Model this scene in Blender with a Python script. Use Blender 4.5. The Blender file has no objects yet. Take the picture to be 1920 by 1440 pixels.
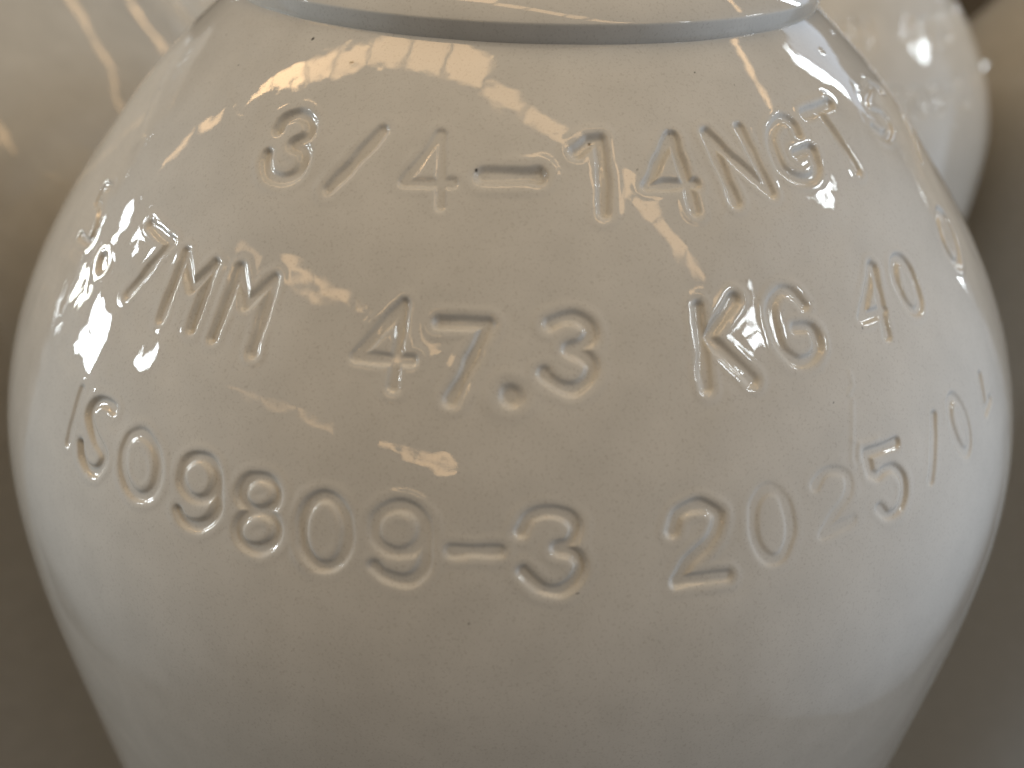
import bpy, math
import numpy as np
from mathutils import Matrix, Vector

# ---------------------------------------------------------------- scene, camera, light
scene = bpy.context.scene
MM = 0.001
H = 1.300                      # height of the lettered shoulder above the floor, metres

cam_data = bpy.data.cameras.new("camera")
cam_data.sensor_width = 36.0
cam_data.lens = 27.77
cam_data.clip_start = 0.005
cam_data.clip_end = 60.0
cam_data.dof.use_dof = True
cam_data.dof.focus_distance = 0.1120
cam_data.dof.aperture_fstop = 10.0
cam = bpy.data.objects.new("camera", cam_data)
scene.collection.objects.link(cam)
PITCH, ROLL, YAW = 0.6082, 0.0368, 0.0004
fw = Vector((math.sin(YAW) * math.cos(PITCH), math.cos(YAW) * math.cos(PITCH), -math.sin(PITCH)))
rt = Vector((math.cos(YAW), -math.sin(YAW), 0.0))
up = rt.cross(fw)
r2 = rt * math.cos(ROLL) + up * math.sin(ROLL)
u2 = -rt * math.sin(ROLL) + up * math.cos(ROLL)
mw = Matrix((r2, u2, -fw)).transposed().to_4x4()
mw.translation = Vector((0.0, -172.24 * MM, H + 79.25 * MM))
cam.matrix_world = mw
scene.camera = cam

world = bpy.data.worlds.new("World")
scene.world = world
world.use_nodes = True
bg = world.node_tree.nodes["Background"]
bg.inputs["Color"].default_value = (1.0, 0.72, 0.44, 1.0)
bg.inputs["Strength"].default_value = 0.05

scene.view_settings.view_transform = 'Standard'
scene.view_settings.look = 'None'
scene.view_settings.exposure = 0.0
scene.view_settings.gamma = 1.0
scene.view_settings.use_curve_mapping = False


def area_lamp(name, loc, normal, along, sx, sy, radiance, color, spread=180.0):
    ld = bpy.data.lights.new(name, 'AREA')
    ld.shape = 'RECTANGLE'
    ld.size, ld.size_y = sx, sy
    hs = math.radians(spread) * 0.5
    comp = 1.0 if spread >= 179 else (math.tan(hs) - hs) / math.tan(hs)     # keep the radiance seen face-on
    ld.energy = radiance * math.pi * sx * sy * comp
    ld.color = color
    ld.spread = math.radians(spread)
    o = bpy.data.objects.new(name, ld)
    scene.collection.objects.link(o)
    n = Vector(normal).normalized()
    x = Vector(along)
    x = (x - n * x.dot(n)).normalized()
    y = (-n).cross(x)
    m = Matrix((x, y, -n)).transposed().to_4x4()
    m.translation = Vector(loc)
    o.matrix_world = m
    return o


# rows of translucent roof panes, all parallel, at regular spacing overhead
ROOF = 3.6
TD = Vector((0.901, -0.434, 0.0))           # along a row
PD = Vector((-0.434, -0.901, 0.0))          # across the rows
WARM = (1.0, 0.63, 0.31)
# (offset across, start, end, width, radiance) in units of the roof height
PANES = [
    (0.045, -3.50, -2.35, 0.085, 1.5), (0.045, -2.20, -1.78, 0.085, 2.0),
    (0.050, -1.47, -1.31, 0.095, 4.2), (0.055, -1.30, -1.14, 0.100, 5.0), (0.050, -1.12, -0.97, 0.090, 5.0),
    (0.040, -0.955, -0.80, 0.070, 3.2), (0.042, -0.785, -0.63, 0.074, 2.6), (0.040, -0.615, -0.44, 0.074, 2.2),
    (0.042, -0.425, -0.28, 0.074, 2.2), (0.040, -0.265, -0.105, 0.074, 2.3),
    (0.078, -0.090, 0.035, 0.050, 2.0), (0.082, 0.048, 0.225, 0.055, 2.0), (0.082, 0.240, 0.33, 0.055, 1.8),
    (0.085, 0.36, 0.52, 0.070, 2.1), (0.085, 0.535, 0.68, 0.075, 2.0), (0.090, 0.695, 0.87, 0.070, 2.1),
    (0.090, 0.885, 1.04, 0.040, 2.0),
    (0.925, -1.34, -1.10, 0.060, 1.2), (0.930, -0.95, -0.70, 0.055, 2.2), (0.930, -0.685, -0.42, 0.058, 2.2),
    (0.950, -0.36, -0.27, 0.040, 1.8), (0.950, -0.16, 0.06, 0.055, 2.0),
    (1.780, -1.50, -1.20, 0.080, 0.8), (1.740, -1.15, -0.75, 0.080, 1.0), (1.740, -0.72, -0.48, 0.080, 1.2),
    (1.780, -0.10, 0.14, 0.110, 2.2), (1.780, 0.155, 0.40, 0.110, 2.4),
    (-0.930, 0.12, 0.30, 0.075, 2.4), (-0.930, 0.315, 0.49, 0.075, 2.4), (-0.915, 0.505, 0.665, 0.060, 2.4), (-0.915, 0.68, 0.85, 0.055, 2.4),
    (-1.950, -0.62, -0.32, 0.10, 2.2), (-1.950, -0.30, 0.06, 0.11, 3.0),
]
for off, a, b, w, rad in PANES:
    c = PD * (off * ROOF) + TD * ((a + b) * 0.5 * ROOF)
    area_lamp("skylight_pane", (c.x, c.y, H + ROOF), (0, 0, -1), TD, (b - a) * ROOF, w * ROOF, rad * 2.3, WARM)


# large fill lamp added above the panes to brighten upward faces
area_lamp("overhead_fill", (0, 0.5, H + ROOF + 0.10), (0, 0, -1), TD, 18.0, 18.0, 1.02, (1.0, 0.865, 0.64), spread=104)


def side_light(az, el, dist, w, h, radiance, color, spread=180.0):
    """daylight opening in the walls of the hall, also used for the added side fill, seen from the cylinder"""
    a, e = math.radians(az), math.radians(el)
    d = Vector((math.sin(a) * math.cos(e), -math.cos(a) * math.cos(e), math.sin(e)))
    p = d * dist
    hor = Vector((0, 0, 1)).cross(d).normalized()
    area_lamp("daylight_or_fill", (p.x, p.y, p.z + H), (-d.x, -d.y, 0), hor, w, h, radiance, color, spread)


COOL = (0.86, 0.95, 1.0)
def window_panes(az, el, dist, w, h, nx, ny, radiance, color):
    """a window of nx by ny panes with glazing bars between"""
    for i in range(nx):
        for j in range(ny):
            side_light(az + math.degrees((i - (nx - 1) / 2) * w / nx / dist), el + math.degrees((j - (ny - 1) / 2) * h / ny / dist),
                   dist, w / nx * 0.8, h / ny * 0.84, radiance, color)


window_panes(-99, 5, 4.0, 0.54, 0.70, 1, 2, 40, COOL)
window_panes(-111, 6, 4.5, 0.30, 0.62, 1, 2, 28, (0.95, 1.0, 0.93))
side_light(-86, 14, 4.0, 0.16, 0.24, 30, COOL)
side_light(130, 24, 4.0, 0.13, 0.85, 30, COOL)
window_panes(103, 30, 4.0, 0.42, 0.40, 2, 2, 30, COOL)
window_panes(66, 35, 4.0, 0.46, 0.42, 2, 2, 26, COOL)
side_light(124, -3, 3.5, 0.22, 0.24, 22, COOL)
side_light(140, -6, 3.5, 0.16, 0.30, 22, COOL)
side_light(136, 21, 4.0, 0.9, 1.1, 1.3, (0.62, 0.78, 1.0))
# two broad soft lamps added at the sides for cool fill
side_light(84, 1, 3.5, 9.0, 8.0, 1.40, (0.72, 0.85, 1.0), spread=96)
side_light(-86, -2, 3.5, 8.0, 8.0, 0.75, (0.76, 0.90, 1.0), spread=92)
side_light(-114, -4, 4.2, 0.20, 0.30, 26, COOL)
side_light(-112, 11, 4.2, 0.13, 0.16, 26, COOL)
side_light(-147, 14, 4.2, 0.18, 0.30, 24, COOL)
side_light(-105, 15, 4.2, 0.18, 0.20, 30, COOL)


# ---------------------------------------------------------------- materials
def new_mat(name):
    m = bpy.data.materials.new(name)
    m.use_nodes = True
    nt = m.node_tree
    return m, nt, nt.nodes["Principled BSDF"]


def paint_material(name, specks=True, tone=(1.0, 1.0, 1.0)):
    m, nt, b = new_mat(name)
    N, L = nt.nodes, nt.links
    tc = N.new("ShaderNodeTexCoord")
    # faint clouding of the enamel
    n1 = N.new("ShaderNodeTexNoise"); n1.inputs["Scale"].default_value = 130.0; n1.inputs["Detail"].default_value = 5.0
    L.new(tc.outputs["Object"], n1.inputs["Vector"])
    n2 = N.new("ShaderNodeTexNoise"); n2.inputs["Scale"].default_value = 2600.0; n2.inputs["Detail"].default_value = 4.0
    L.new(tc.outputs["Object"], n2.inputs["Vector"])
    r1 = N.new("ShaderNodeValToRGB")
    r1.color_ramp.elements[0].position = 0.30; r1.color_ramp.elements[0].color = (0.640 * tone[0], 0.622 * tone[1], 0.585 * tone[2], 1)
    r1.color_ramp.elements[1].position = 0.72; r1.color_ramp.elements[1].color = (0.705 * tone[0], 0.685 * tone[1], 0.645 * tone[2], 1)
    L.new(n1.outputs["Fac"], r1.inputs["Fac"])
    r2_ = N.new("ShaderNodeValToRGB")
    r2_.color_ramp.elements[0].position = 0.28; r2_.color_ramp.elements[0].color = (0.86, 0.85, 0.84, 1)
    r2_.color_ramp.elements[1].position = 0.46; r2_.color_ramp.elements[1].color = (1, 1, 1, 1)
    L.new(n2.outputs["Fac"], r2_.inputs["Fac"])
    mul = N.new("ShaderNodeMix"); mul.data_type = 'RGBA'; mul.blend_type = 'MULTIPLY'; mul.inputs["Factor"].default_value = 1.0
    L.new(r1.outputs["Color"], mul.inputs["A"]); L.new(r2_.outputs["Color"], mul.inputs["B"])
    col = mul.outputs["Result"]
    if specks:
        at = N.new("ShaderNodeAttribute"); at.attribute_name = "speck"
        mx = N.new("ShaderNodeMix"); mx.data_type = 'RGBA'
        L.new(at.outputs["Fac"], mx.inputs["Factor"])
        L.new(col, mx.inputs["A"]); mx.inputs["B"].default_value = (0.03, 0.028, 0.025, 1)
        col = mx.outputs["Result"]
    L.new(col, b.inputs["Base Color"])
    b.inputs["Roughness"].default_value = 0.010
    b.inputs["IOR"].default_value = 1.5
    # orange peel of sprayed enamel
    n3 = N.new("ShaderNodeTexNoise"); n3.inputs["Scale"].default_value = 800.0; n3.inputs["Detail"].default_value = 2.0
    L.new(tc.outputs["Object"], n3.inputs["Vector"])
    bp = N.new("ShaderNodeBump"); bp.inputs["Strength"].default_value = 1.0; bp.inputs["Distance"].default_value = 0.0000016
    L.new(n3.outputs["Fac"], bp.inputs["Height"])
    L.new(bp.outputs["Normal"], b.inputs["Normal"])
    return m


PAINT = paint_material("cream_enamel")
PAINT_FAR = paint_material("cream_enamel_plain", specks=False)
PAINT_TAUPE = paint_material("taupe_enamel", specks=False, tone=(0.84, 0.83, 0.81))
PAINT_SHADED = paint_material("shaded_enamel", specks=False, tone=(0.74, 0.74, 0.73))  # same enamel darkened: shade between the cylinders put into the colour
PAINT_PALE = paint_material("pale_enamel", specks=False, tone=(1.14, 1.15, 1.16))

CONC, nt, b = new_mat("hall_concrete")
tcn = nt.nodes.new("ShaderNodeTexCoord")
nn = nt.nodes.new("ShaderNodeTexNoise"); nn.inputs["Scale"].default_value = 6.0; nn.inputs["Detail"].default_value = 8.0
rr = nt.nodes.new("ShaderNodeValToRGB")
rr.color_ramp.elements[0].color = (0.05, 0.042, 0.032, 1); rr.color_ramp.elements[1].color = (0.10, 0.085, 0.065, 1)
nt.links.new(tcn.outputs["Object"], nn.inputs["Vector"]); nt.links.new(nn.outputs["Fac"], rr.inputs["Fac"])
nt.links.new(rr.outputs["Color"], b.inputs["Base Color"])
b.inputs["Roughness"].default_value = 0.7

# ---------------------------------------------------------------- geometry helpers
rng = np.random.default_rng(7)
TAB = rng.random((64, 64, 64)).astype(np.float32) * 2 - 1


def vnoise(P, scale, off=0.0):
    """smooth 3-D lattice noise, about -1..1; P in mm, scale = wavelength in mm"""
    q = P / scale + 37.3 + off
    i = np.floor(q).astype(np.int64)
    f = (q - i)
    f = f * f * f * (f * (f * 6 - 15) + 10)
    i0 = i & 63
    i1 = (i + 1) & 63
    x0, y0, z0 = i0.T
    x1, y1, z1 = i1.T
    fx, fy, fz = f.T
    a = TAB[x0, y0, z0] * (1 - fx) + TAB[x1, y0, z0] * fx
    b_ = TAB[x0, y1, z0] * (1 - fx) + TAB[x1, y1, z0] * fx
    c = TAB[x0, y0, z1] * (1 - fx) + TAB[x1, y0, z1] * fx
    d = TAB[x0, y1, z1] * (1 - fx) + TAB[x1, y1, z1] * fx
    return (a * (1 - fy) + b_ * fy) * (1 - fz) + (c * (1 - fy) + d * fy) * fz


# shoulder profile of the cylinder: height z (mm, 0 = mid shoulder) against radius (mm)
RK = 114.5
PZ = np.array([-140, -110, -85, -60, -35, -15, 0, 15, 30, 45, 60.0])
PR = np.array([RK, RK, RK, 114.45, 113.56, 110.18, 104.13, 94.69, 82.22, 67.58, 48.32])


def cubic_spline(x, y, xi):
    n = len(x); h = np.diff(x)
    A = np.zeros((n, n)); r = np.zeros(n)
    A[0, 0] = A[-1, -1] = 1
    for k in range(1, n - 1):
        A[k, k - 1], A[k, k], A[k, k + 1] = h[k - 1], 2 * (h[k - 1] + h[k]), h[k]
        r[k] = 6 * ((y[k + 1] - y[k]) / h[k] - (y[k] - y[k - 1]) / h[k - 1])
    m = np.linalg.solve(A, r)
    i = np.clip(np.searchsorted(x, xi) - 1, 0, n - 2)
    a = x[i + 1] - xi; b_ = xi - x[i]; hh = h[i]
    return m[i] * a**3 / (6 * hh) + m[i + 1] * b_**3 / (6 * hh) + (y[i] / hh - m[i] * hh / 6) * a + (y[i + 1] / hh - m[i + 1] * hh / 6) * b_


def radius_at(z):
    z = np.asarray(z, float)
    return np.where(z < -85, RK, cubic_spline(PZ, PR, np.maximum(z, -139)))


def surf(theta_deg, z):
    t = np.radians(theta_deg)
    r = radius_at(z)
    return np.stack([r * np.sin(t), -r * np.cos(t), np.asarray(z, float)], -1)


def grid_mesh(name, P, wrap=True, attr=None):
    """P: rows x cols x 3 (mm) -> smooth quad mesh, in metres about the cylinder base"""
    nr, nc = P.shape[:2]
    V = (P.reshape(-1, 3) * MM).astype(np.float32)
    V[:, 2] += H
    i = np.arange(nr - 1)[:, None]; j = np.arange(nc if wrap else nc - 1)[None, :]
    j1 = (j + 1) % nc
    F = np.stack([i * nc + j, i * nc + j1, (i + 1) * nc + j1, (i + 1) * nc + j], -1).reshape(-1, 4).astype(np.int32)
    me = bpy.data.meshes.new(name)
    me.vertices.add(len(V)); me.vertices.foreach_set("co", V.ravel())
    me.loops.add(F.size); me.loops.foreach_set("vertex_index", F.ravel())
    me.polygons.add(len(F))
    me.polygons.foreach_set("loop_start", np.arange(0, F.size, 4, dtype=np.int32))
    me.polygons.foreach_set("use_smooth", np.ones(len(F), dtype=bool))
    if attr is not None:
        for k, v in attr.items():
            a = me.attributes.new(k, 'FLOAT', 'POINT'); a.data.foreach_set("value", v.ravel().astype(np.float32))
    me.update(calc_edges=True)
    return me


def revolve(name, prof, n=192):
    t = np.linspace(0, 2 * np.pi, n, endpoint=False)
    pr = np.asarray(prof, float)
    P = np.stack([pr[:, :1] * np.sin(t), -pr[:, :1] * np.cos(t), np.repeat(pr[:, 1:2], n, 1)], -1)
    fp = P.reshape(-1, 3)
    P = P * (1 + (0.0009 * vnoise(fp, 9.0, 1.1) + 0.0003 * vnoise(fp, 3.0, 4.0)).reshape(P.shape[:2]))[..., None] ** np.array([1, 1, 0])
    return grid_mesh(name, P)


GLYPHS = [
    ('3', 1, 1, [[(-30.16, 43.8), (-30.03, 44.9), (-28.54, 45.67), (-26.7, 45.43), (-25.65, 44.54), (-25.81, 43.53), (-27.06, 42.62), (-25.52, 42.35), (-24.68, 41.22), (-24.93, 39.73), (-26.43, 38.81), (-28.39, 38.94), (-29.66, 40.12), (-29.99, 41.01)]]),
    ('/', 1.05, 1, [[(-16.36, 45.57), (-20.45, 38.9)]]),
    ('4', 0.85, 0.75, [[(-9.38, 45.67), (-12.32, 40.61), (-7.14, 41.03)], [(-9.19, 45.68), (-7.96, 38.73)]]),
    ('-', 1.25, 1.25, [[(-3.77, 42.05), (1.96, 42.27)]]),
    ('1', 1.05, 1.1, [[(6.42, 44.69), (7.94, 45.64), (9.21, 45.78), (9.24, 43.77), (8.84, 38.74)]]),
    ('4', 0.85, 0.9, [[(17.98, 45.97), (13.78, 41.12), (19.46, 40.97)], [(18.26, 45.96), (18.7, 38.3)]]),
    ('N', 0.85, 0.95, [[(23.81, 38.6), (22.88, 45.94), (28.31, 39.49)], [(27.87, 46.07), (28.79, 38.9)]]),
    ('G', 0.85, 0.9, [[(36.72, 44.32), (36.75, 45.52), (35.29, 46.19), (32.97, 45.41), (31.68, 43.98), (31.48, 41.49), (33.1, 39.88), (35.23, 39.4), (37.04, 40.18), (37.52, 41.57), (37.59, 42.54), (34.77, 42.37)]]),
    ('T', 0.95, 1, [[(39.92, 46.12), (46.6, 46.38)], [(43.24, 46.26), (44.16, 38.74)]]),
    ('1', 0.9, 0.9, [[(71.3, 39.39), (64.5, 34.35)]]),
    ('S', 1, 1.25, [[(67.77, 43.97), (63.91, 45.47), (58.22, 45.16), (56.85, 43.63), (60.04, 42.01), (59.64, 40.38), (55.89, 40.3), (54.07, 41.67)]]),
    ('5', 0.85, 0.8, [[(-54.92, 29.3), (-56.4, 28.76), (-56.12, 26.72), (-54.3, 26.58), (-52.44, 25.08), (-52.12, 22.59), (-55.12, 21.96)]]),
    ('.', 1.3, 1, [[(-47.24, 22.38), (-46.71, 21.75)]]),
    ('7', 0.9, 1, [[(-41.89, 29.27), (-37.47, 28.58), (-40.15, 20.93)]]),
    ('M', 0.85, 1, [[(-34.26, 20.57), (-34.75, 28.29), (-32.19, 24.96), (-30.41, 28.31), (-30.19, 20.92)]]),
    ('M', 0.85, 1, [[(-27.47, 20.94), (-27.29, 28.74), (-25.26, 25.38), (-23.11, 28.73), (-22.94, 20.84)]]),
    ('4', 0.9, 0.8, [[(-9.98, 28.72), (-13.35, 22.8), (-8.46, 23.13)], [(-9.96, 28.61), (-9.72, 20.48)]]),
    ('7', 1.0, 1, [[(-6.48, 27.23), (-2.27, 27.43), (-4.82, 19.7)]]),
    ('.', 1.5, 1.0, [[(-0.12, 20.43), (-0.03, 20.38)]]),
    ('3', 1, 1, [[(3.23, 27.63), (4.18, 28.15), (5.46, 28.25), (6.52, 27.45), (6.66, 26.39), (5.84, 25.53), (4.77, 25.12), (5.94, 24.48), (6.67, 23.41), (6.31, 22.21), (5.26, 21.34), (4.08, 21.46), (3.08, 22.25), (2.72, 22.77)]]),
    ('K', 0.95, 1.1, [[(16.94, 28.54), (16.46, 20.35)], [(20.68, 28.74), (17.37, 25.4), (20.82, 20.33)]]),
    ('G', 0.9, 1, [[(28.21, 26.73), (27.37, 28.14), (26.06, 28.69), (24.66, 27.66), (24.19, 25.6), (24.29, 23.59), (25.02, 21.88), (26.14, 20.96), (27.62, 21.21), (28.48, 22.33), (28.32, 24.19), (26.48, 24.64)]]),
    ('4', 0.85, 0.8, [[(38.99, 28.23), (34.81, 23.48), (38.35, 23.18)], [(39.21, 27.97), (37.45, 20.41)]]),
    ('0', 0.85, 0.7, [[(45.28, 24.22), (45.04, 22.95), (44.59, 21.91), (44.0, 21.27), (43.35, 21.11), (42.74, 21.47), (42.24, 22.27), (41.93, 23.4), (41.87, 24.67), (42.07, 25.91), (42.5, 26.94), (43.11, 27.59), (43.81, 27.77), (44.47, 27.44), (44.98, 26.66), (45.26, 25.52), (45.28, 24.22)]]),
    ('0', 0.9, 0.95, [[(60.96, 24.09), (60.17, 22.89), (59.21, 21.99), (58.22, 21.52), (57.32, 21.55), (56.6, 22.07), (56.18, 23.01), (56.09, 24.23), (56.37, 25.54), (57.01, 26.75), (57.92, 27.67), (59.0, 28.16), (60.08, 28.14), (60.94, 27.6), (61.42, 26.63), (61.41, 25.39), (60.96, 24.09)]]),
    ('1', 0.8, 0.45, [[(-41.07, 7.74), (-40.99, 0.12)]]),
    ('S', 0.9, 1.1, [[(-35.89, 8.27), (-36.85, 8.41), (-38.0, 7.99), (-38.92, 6.67), (-38.79, 5.11), (-37.28, 3.51), (-35.93, 2.56), (-35.44, 1.54), (-36.06, -0.39), (-37.35, -0.98), (-38.54, 0.02), (-39.03, 1.24)]]),
    ('0', 0.9, 1, [[(-29.13, 5.08), (-28.88, 3.62), (-28.97, 2.17), (-29.38, 0.92), (-30.04, 0.09), (-30.85, -0.18), (-31.69, 0.15), (-32.45, 1.05), (-33.01, 2.36), (-33.29, 3.86), (-33.25, 5.31), (-32.87, 6.51), (-32.2, 7.28), (-31.35, 7.5), (-30.46, 7.17), (-29.68, 6.31), (-29.13, 5.08)]]),
    ('9', 0.9, 1, [[(-23.23, 6.44), (-23.14, 5.49), (-23.3, 4.54), (-23.7, 3.72), (-24.26, 3.16), (-24.92, 2.96), (-25.56, 3.15), (-26.1, 3.7), (-26.46, 4.53), (-26.57, 5.51), (-26.41, 6.48), (-26.02, 7.29), (-25.44, 7.83), (-24.76, 8.0), (-24.11, 7.8), (-23.57, 7.25), (-23.23, 6.44)], [(-23.17, 6.13), (-22.66, 2.91), (-23.16, 0.94), (-24.21, -0.28), (-25.49, -0.32), (-26.23, 0.68)]]),
    ('8', 0.9, 0.9, [[(-17.72, 6.86), (-17.69, 6.11), (-17.9, 5.35), (-18.3, 4.71), (-18.84, 4.27), (-19.44, 4.12), (-20.01, 4.27), (-20.46, 4.7), (-20.72, 5.36), (-20.75, 6.13), (-20.55, 6.9), (-20.14, 7.54), (-19.59, 7.97), (-18.98, 8.11), (-18.41, 7.95), (-17.97, 7.51), (-17.72, 6.86)], [(-17.22, 2.79), (-17.21, 1.91), (-17.45, 1.03), (-17.9, 0.26), (-18.49, -0.26), (-19.13, -0.45), (-19.73, -0.28), (-20.19, 0.23), (-20.45, 1.0), (-20.46, 1.91), (-20.22, 2.81), (-19.77, 3.57), (-19.17, 4.06), (-18.53, 4.22), (-17.93, 4.04), (-17.47, 3.54), (-17.22, 2.79)]]),
    ('0', 0.9, 1, [[(-11.66, 4.57), (-11.62, 2.99), (-11.85, 1.51), (-12.33, 0.36), (-12.97, -0.26), (-13.69, -0.24), (-14.37, 0.42), (-14.91, 1.6), (-15.25, 3.11), (-15.33, 4.71), (-15.12, 6.15), (-14.66, 7.22), (-14.0, 7.78), (-13.26, 7.75), (-12.55, 7.13), (-11.99, 6.02), (-11.66, 4.57)]]),
    ('9', 0.95, 1.1, [[(-5.96, 5.97), (-6.04, 4.95), (-6.4, 4.03), (-6.97, 3.34), (-7.68, 2.98), (-8.4, 3.03), (-9.05, 3.46), (-9.52, 4.22), (-9.74, 5.18), (-9.67, 6.21), (-9.32, 7.13), (-8.74, 7.82), (-8.02, 8.16), (-7.28, 8.11), (-6.62, 7.67), (-6.16, 6.92), (-5.96, 5.97)], [(-5.91, 5.86), (-5.69, 2.39), (-6.3, 0.44), (-7.31, -0.3), (-8.62, 0.09), (-9.38, 0.99)]]),
    ('-', 0.9, 1, [[(-3.94, 3.83), (-0.38, 4.13)]]),
    ('3', 0.95, 1.1, [[(1.07, 6.45), (1.66, 8.02), (2.99, 8.61), (4.41, 8.19), (5.07, 6.84), (4.68, 5.27), (3.79, 4.53), (4.87, 4.01), (5.45, 2.65), (5.07, 0.98), (4.05, -0.26), (2.92, -0.24), (1.92, 0.85), (1.26, 1.9)]]),
    ('2', 0.9, 1, [[(12.35, 5.62), (12.77, 7.33), (13.96, 8.11), (15.25, 7.84), (16.04, 6.64), (15.77, 5.12), (15.0, 3.64), (13.5, 1.92), (12.5, -0.26)], [(12.5, -0.39), (16.38, -0.65)]]),
    ('0', 0.9, 0.3, [[(22.07, 3.94), (21.9, 2.29), (21.52, 0.93), (20.99, 0.08), (20.37, -0.09), (19.76, 0.44), (19.24, 1.56), (18.92, 3.07), (18.83, 4.74), (19.0, 6.31), (19.4, 7.58), (19.96, 8.35), (20.61, 8.53), (21.23, 8.08), (21.72, 7.06), (22.01, 5.61), (22.07, 3.94)]]),
    ('2', 0.9, 0.24, [[(24.93, 7.38), (26.01, 8.42), (27.11, 8.3), (28.12, 7.37), (28.22, 5.81), (27.44, 4.37), (26.0, 3.0), (25.01, 1.41)], [(24.94, 1.23), (28.09, 1.64)]]),
    ('5', 0.85, 0.62, [[(34.39, 8.44), (30.71, 8.78), (30.73, 6.31)], [(30.73, 6.31), (31.5, 5.59), (32.42, 5.88), (33.52, 5.58), (34.37, 4.06), (34.3, 1.92), (33.38, 0.24), (32.03, 0.09), (31.1, 1.59)]]),
    ('/', 0.8, 0.5, [[(40.47, 8.79), (38.05, 1.26)]]),
    ('0', 0.9, 0.55, [[(45.62, 4.47), (45.56, 2.9), (45.34, 1.63), (44.95, 0.9), (44.43, 0.85), (43.87, 1.49), (43.36, 2.67), (43.02, 4.16), (42.89, 5.75), (43.0, 7.2), (43.31, 8.32), (43.77, 8.96), (44.3, 9.04), (44.81, 8.54), (45.23, 7.51), (45.5, 6.09), (45.62, 4.47)]]),
    ('1', 0.9, 0.7, [[(51.13, 7.9), (50.28, 2.96), (52.29, 3.43)]]),
]
SEAM = [[(31.09, 18.27), (31.08, 16.91), (30.34, 16.17)], [(30.55, 15.22), (29.81, 12.46), (28.97, 8.82), (29.11, 8.24)], [(29.48, 10.99), (30.1, 10.41), (29.71, 8.5)], [(30.19, 10.24), (31.4, 9.85), (32.3, 9.98)]]
PIMPLES = [(72.59, 46.15), (63.77, 46.64), (57.91, 46.45), (58.76, 45.92), (64.56, 44.94), (46.35, 47.39), (67.16, 52.5), (54.94, 51.68), (78.05, 37.03), (77.86, 35.88), (77.03, 34.56)]
SPECKS = [(-33.16, 53.45), (-24.41, 51.78), (-53.45, 51.14), (-4.7, 42.53), (24.55, 52.03), (8.06, 45.63), (-46.86, 27.71), (28.4, 15.8), (34.41, 22.43), (18.13, 46.18), (-59.98, 42.05), (-44.0, 48.79), (-47.41, 45.91), (-2.34, -4.62), (5.19, -0.7), (30.1, 50.31), (13.05, 42.71)]
DENTS = [(-4.91, 13.14), (-11.46, 17.6), (-15.01, 16.8), (-28.41, 17.72), (-24.7, 18.5), (-14.17, 3.46), (-51.99, 17.29), (-42.87, 24.77), (-47.55, 16.68), (-35.09, 17.4), (-49.53, 11.54), (34.97, 36.11), (22.06, 26.4)]


# ---------------------------------------------------------------- the lettered body
FOOT = [(0.5, -1292.0), (70.0, -1292.0), (98.0, -1296.0), (106.0, -1298.5), (112.0, -1294.0), (114.3, -1284.0), (RK, -1270.0)]
NECK = [(44.0, 63.5), (41.5, 68.0), (40.0, 74.0), (39.8, 88.0), (38.8, 89.5), (16.5, 89.5), (15.0, 88.0), (15.0, 60.0), (0.5, 59.0)]


def body_rows(dense):
    low = np.array([-1200, -1000, -800, -600, -450, -330, -250, -190, -150, -120, -100.0])
    if dense:
        mid = np.arange(-90, -7, 1.5)
        # equal steps along the slope
        zf = np.linspace(-7, 58, 3000)
        rf = radius_at(zf)
        s = np.concatenate([[0], np.cumsum(np.hypot(np.diff(zf), np.diff(rf)))])
        hi = np.interp(np.arange(0, s[-1], 0.21), s, zf)
    else:
        mid = np.arange(-90, -7, 3.0); hi = np.arange(-7, 58.5, 0.5)
    return np.concatenate([low, mid, hi, [59.0, 60.0]])


def smooth_path(pts):
    """Catmull-Rom through many-point strokes; straight pieces stay straight"""
    p = np.array(pts, float)
    if len(p) < 6:
        out = [p[0]]
        for a, b_ in zip(p[:-1], p[1:]):
            for k in range(1, 9):
                out.append(a + (b_ - a) * k / 8)
        return np.array(out)
    closed = np.allclose(p[0], p[-1])
    q = np.vstack([p[-2] if closed else 2 * p[0] - p[1], p, p[1] if closed else 2 * p[-1] - p[-2]])
    out = []
    for k in range(1, len(q) - 2):
        for t in np.linspace(0, 1, 4, endpoint=False):
            out.append(0.5 * (2 * q[k] + (q[k + 1] - q[k - 1]) * t + (2 * q[k - 1] - 5 * q[k] + 4 * q[k + 1] - q[k + 2]) * t**2
                              + (3 * q[k] - q[k - 1] - 3 * q[k + 1] + q[k + 2]) * t**3))
    out.append(q[-2])
    return np.array(out)


def dist_to(P, strokes):
    d = np.full(len(P), 1e9)
    for s in strokes:
        Q = surf(s[:, 0], s[:, 1])
        for a, b_ in zip(Q[:-1], Q[1:]):
            ab = b_ - a
            t = np.clip(((P - a) @ ab) / max(ab @ ab, 1e-9), 0, 1)
            d = np.minimum(d, np.linalg.norm(P - a - t[:, None] * ab, axis=1))
    return d


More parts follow.
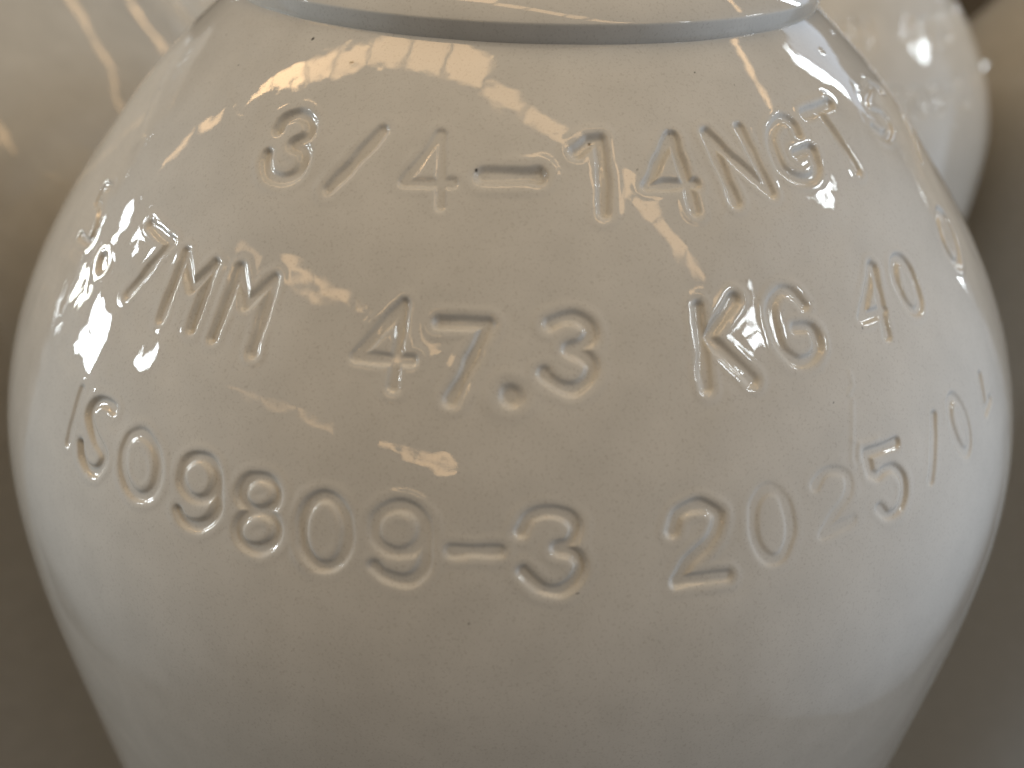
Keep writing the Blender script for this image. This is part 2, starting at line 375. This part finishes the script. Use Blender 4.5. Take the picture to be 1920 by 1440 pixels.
def stamp(disp, fp, thf, zf, fine):
    """press the struck characters into the shoulder, uneven from blow to blow"""
    for ch, ws, ds, strokes in GLYPHS:
        paths = [smooth_path(s) for s in strokes]
        allp = np.vstack(paths)
        m = np.where(fine & (thf > allp[:, 0].min() - 6) & (thf < allp[:, 0].max() + 6)
                     & (zf > allp[:, 1].min() - 7) & (zf < allp[:, 1].max() + 7))[0]
        q = fp[m]
        d = dist_to(q, paths)
        d = np.abs(d + 0.20 * vnoise(q, 2.4, 4.4))
        w = 1.24 * ws
        g = 0.5 * (1 + np.cos(np.pi * np.clip((d - 0.32 * w) / (0.68 * w), 0, 1)))
        wear = np.clip(1.0 + 0.55 * vnoise(q, 8.0, 2.2), 0.35, 1.6)
        lip = 1.0 + 0.8 * vnoise(q, 4.0, 7.7)
        disp[m] += ds * (-0.47 * wear * g + 0.055 * lip * np.exp(-((d - 1.45 * w) / (0.5 * w)) ** 2) - 0.085 * np.exp(-(d / 3.0) ** 2))


def lettered_body():
    z = body_rows(True)
    th = np.concatenate([np.arange(-74, 80, 0.125), np.arange(80.5, 285.5, 2.2)])
    TH, Z = np.meshgrid(th, z)
    r = radius_at(Z)
    t = np.radians(TH)
    P = np.stack([r * np.sin(t), -r * np.cos(t), Z], -1)
    dr = (radius_at(Z + 0.2) - radius_at(Z - 0.2)) / 0.4
    Nn = np.stack([np.sin(t), -np.cos(t), -dr], -1)
    Nn /= np.linalg.norm(Nn, axis=-1, keepdims=True)
    fp = P.reshape(-1, 3)
    thf, zf = TH.ravel(), Z.ravel()
    fine = (zf > -60) & (thf < 80)
    disp = np.zeros(len(fp))
    # forged unevenness, strongest on the left of the shoulder
    rough = np.exp(-((thf + 47) / 13.0) ** 2) * np.exp(-((zf - 17) / 14.0) ** 2)
    rough += 0.6 * np.exp(-((thf - 32) / 9.0) ** 2) * np.exp(-((zf - 36) / 7.0) ** 2)
    rough += 0.35 * np.exp(-((thf + 28) / 14.0) ** 2) * np.exp(-((zf - 17) / 6.0) ** 2)
    rough += 0.55 * np.exp(-((thf - 58) / 11.0) ** 2) * np.exp(-((zf - 43) / 6.0) ** 2)
    rough += 0.30 * np.exp(-((thf - 70) / 12.0) ** 2) * np.exp(-((zf - 8) / 12.0) ** 2)
    rough += 0.5 * np.exp(-((thf - 70) / 14.0) ** 2) * np.exp(-((zf - 28) / 12.0) ** 2)
    rough += 0.8 * np.exp(-((thf + 38) / 9.0) ** 2) * np.exp(-((zf - 48) / 5.0) ** 2)
    Pm = fp[fine]
    disp[fine] += 0.032 * vnoise(Pm, 22.0) + 0.020 * vnoise(Pm, 6.5, 3.1) + 0.0100 * vnoise(Pm, 3.0, 9.7) + 0.0042 * vnoise(Pm, 1.3, 6.1)
    disp[fine] += rough[fine] * (0.12 * vnoise(Pm, 8.0, 5.5) + 0.085 * vnoise(Pm, 3.6, 1.7) + 0.0110 * vnoise(Pm, 1.3, 8.2))
    stamp(disp, fp, thf, zf, fine)
    for s in SEAM:
        pth = smooth_path(s)
        m = np.where(fine & (np.abs(thf - pth[:, 0].mean()) < 6) & (np.abs(zf - pth[:, 1].mean()) < 9))[0]
        d = dist_to(fp[m], [pth])
        disp[m] += 0.05 * np.exp(-(d / 0.45) ** 2)
    for k, (a, zc) in enumerate(PIMPLES):
        c = surf(a, zc)
        d = np.linalg.norm(fp - c, axis=1)
        disp += 0.16 * np.exp(-(d / (0.55 + 0.1 * (k % 3))) ** 2)
    for k, (a, zc) in enumerate(DENTS):
        c = surf(a, zc)
        d = np.linalg.norm(fp - c, axis=1)
        disp += (-0.03 if k % 2 == 0 else 0.02) * np.exp(-(d / (1.5 + 0.4 * (k % 3))) ** 2)
    # dust nibs under the enamel
    rn = np.random.default_rng(21)
    fi = np.where(fine & (zf > -8))[0]
    for c in fp[rn.choice(fi, 110)]:
        sel = fi[np.abs(fp[fi, 2] - c[2]) < 1.6]
        d = np.linalg.norm(fp[sel] - c, axis=1)
        disp[sel] += rn.uniform(0.006, 0.022) * np.exp(-(d / rn.uniform(0.25, 0.5)) ** 2)
    speck = np.zeros(len(fp))
    for k, (a, zc) in enumerate(SPECKS):
        c = surf(a, zc)
        rad = [0.26, 0.24, 0.12, 0.20, 0.13, 0.22][k] if k < 6 else 0.10 + 0.03 * (k % 3)
        dv = fp - c
        if k == 1:
            dv = dv * np.array([0.6, 1, 1.5])
        d = np.linalg.norm(dv, axis=1)
        speck = np.maximum(speck, np.clip((rad - d) / 0.15 + 0.5, 0, 1) * (0.95 if k < 6 else 0.7))
    P = P + Nn * disp.reshape(Z.shape)[..., None]
    # closed foot below and neck above
    tt = np.radians(th)
    def ring(rz): return np.stack([rz[0] * np.sin(tt), -rz[0] * np.cos(tt), np.full_like(tt, rz[1])], -1)
    foot = np.stack([ring(q) for q in FOOT]); neck = np.stack([ring(q) for q in NECK])
    sp = np.concatenate([np.zeros((len(FOOT), len(th))), speck.reshape(Z.shape), np.zeros((len(NECK), len(th)))])
    return grid_mesh("lettered_body", np.concatenate([foot, P, neck]), attr={"speck": sp})


def plain_body():
    z = body_rows(False)
    th = np.arange(-180, 180, 0.4)
    TH, Z = np.meshgrid(th, z)
    P = surf(TH, Z)
    fp = P.reshape(-1, 3)
    k = np.clip((fp[:, 2] + 40) / 30, 0, 1) * np.clip((57 - fp[:, 2]) / 8, 0, 1)
    d = k * (0.10 * vnoise(fp, 16.0) + 0.05 * vnoise(fp, 7.0, 2.0) + 0.012 * vnoise(fp, 3.5, 5.0))
    stamp(d, fp, TH.ravel(), Z.ravel(), Z.ravel() > -20)
    n = fp * np.array([1, 1, 0]); n /= np.linalg.norm(n, axis=1, keepdims=True); n[:, 2] = 0.6 * k; n /= np.linalg.norm(n, axis=1, keepdims=True)
    P = (fp + n * d[:, None]).reshape(P.shape)
    tt = np.radians(th)
    def ring(rz): return np.stack([rz[0] * np.sin(tt), -rz[0] * np.cos(tt), np.full_like(tt, rz[1])], -1)
    return grid_mesh("plain_body", np.concatenate([np.stack([ring(q) for q in FOOT]), P, np.stack([ring(q) for q in NECK])]))


def ring_profile():
    """neck collar: short upright foot, rounded arris, then a crowned top"""
    pts = [(46.0, 56.0), (53.6, 54.9), (54.4, 55.0), (54.7, 55.35), (54.9, 56.2), (55.0, 57.2), (55.05, 57.75)]
    for k in range(1, 9):
        a = math.radians(-5 + 45 * k / 8)
        pts.append((54.55 + 0.5 * math.cos(a), 57.75 + 0.55 * math.sin(a) + 0.02))
    x, zz = pts[-1]
    a = 40.0
    for k in range(26):
        a += 1.6
        x -= 0.5 * math.sin(math.radians(a)); zz += 0.5 * math.cos(math.radians(a))
        pts.append((x, zz))
    pts += [(x - 1.0, zz + 0.05), (41.8, zz + 0.05), (41.3, zz - 0.4), (41.0, zz - 8)]
    return pts


# ---------------------------------------------------------------- the setting
def plain_obj(name, me, mat, parent=None):
    o = bpy.data.objects.new(name, me)
    me.materials.append(mat) if not me.materials else None
    scene.collection.objects.link(o)
    o.parent = parent
    return o


fl = bpy.data.meshes.new("floor")
fl.from_pydata([(-1.35, -1.35, 0), (1.35, -1.35, 0), (1.35, 1.35, 0), (-1.35, 1.35, 0)], [], [(0, 1, 2, 3)])
floor = plain_obj("floor", fl, CONC)
floor["kind"] = "structure"

# ---------------------------------------------------------------- the cylinders
GROUP = "gas cylinders standing close together"


def cylinder(loc, rz, body_me, ring_me, label):
    e = bpy.data.objects.new("gas_cylinder", None)
    e.empty_display_size = 0.1
    scene.collection.objects.link(e)
    e.location = loc
    e.rotation_euler = (0, 0, math.radians(rz))
    e["label"] = label; e["category"] = "gas cylinder"; e["group"] = GROUP
    plain_obj("body", body_me, body_me.materials[0] if body_me.materials else PAINT_FAR, e)
    plain_obj("neck_ring", ring_me, ring_me.materials[0] if ring_me.materials else PAINT_FAR, e)
    return e


main_me = lettered_body(); main_me.materials.append(PAINT)
ring_me = revolve("neck_ring", ring_profile(), 720); ring_me.materials.append(PAINT_FAR)
far_me = plain_body(); far_me.materials.append(PAINT_FAR)
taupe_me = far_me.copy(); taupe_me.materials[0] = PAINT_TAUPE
shaded_me = far_me.copy(); shaded_me.materials[0] = PAINT_SHADED
pale_me = far_me.copy(); pale_me.materials[0] = PAINT_PALE
cylinder((0, 0, 0), 0, main_me, ring_me, "glossy cream gas cylinder in front, rows of stamped lettering on its shoulder")
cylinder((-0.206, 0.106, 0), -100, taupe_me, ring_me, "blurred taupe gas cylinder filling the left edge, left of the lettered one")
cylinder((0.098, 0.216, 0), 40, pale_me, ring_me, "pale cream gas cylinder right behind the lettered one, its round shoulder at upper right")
cylinder((0.330, 0.246, 0), 205, shaded_me, ring_me, "shaded gas cylinder at the far right edge, behind the pale one")
cylinder((-0.108, 0.335, 0), 300, far_me, ring_me, "gas cylinder farthest back, only a sliver showing beside the neck at upper left")
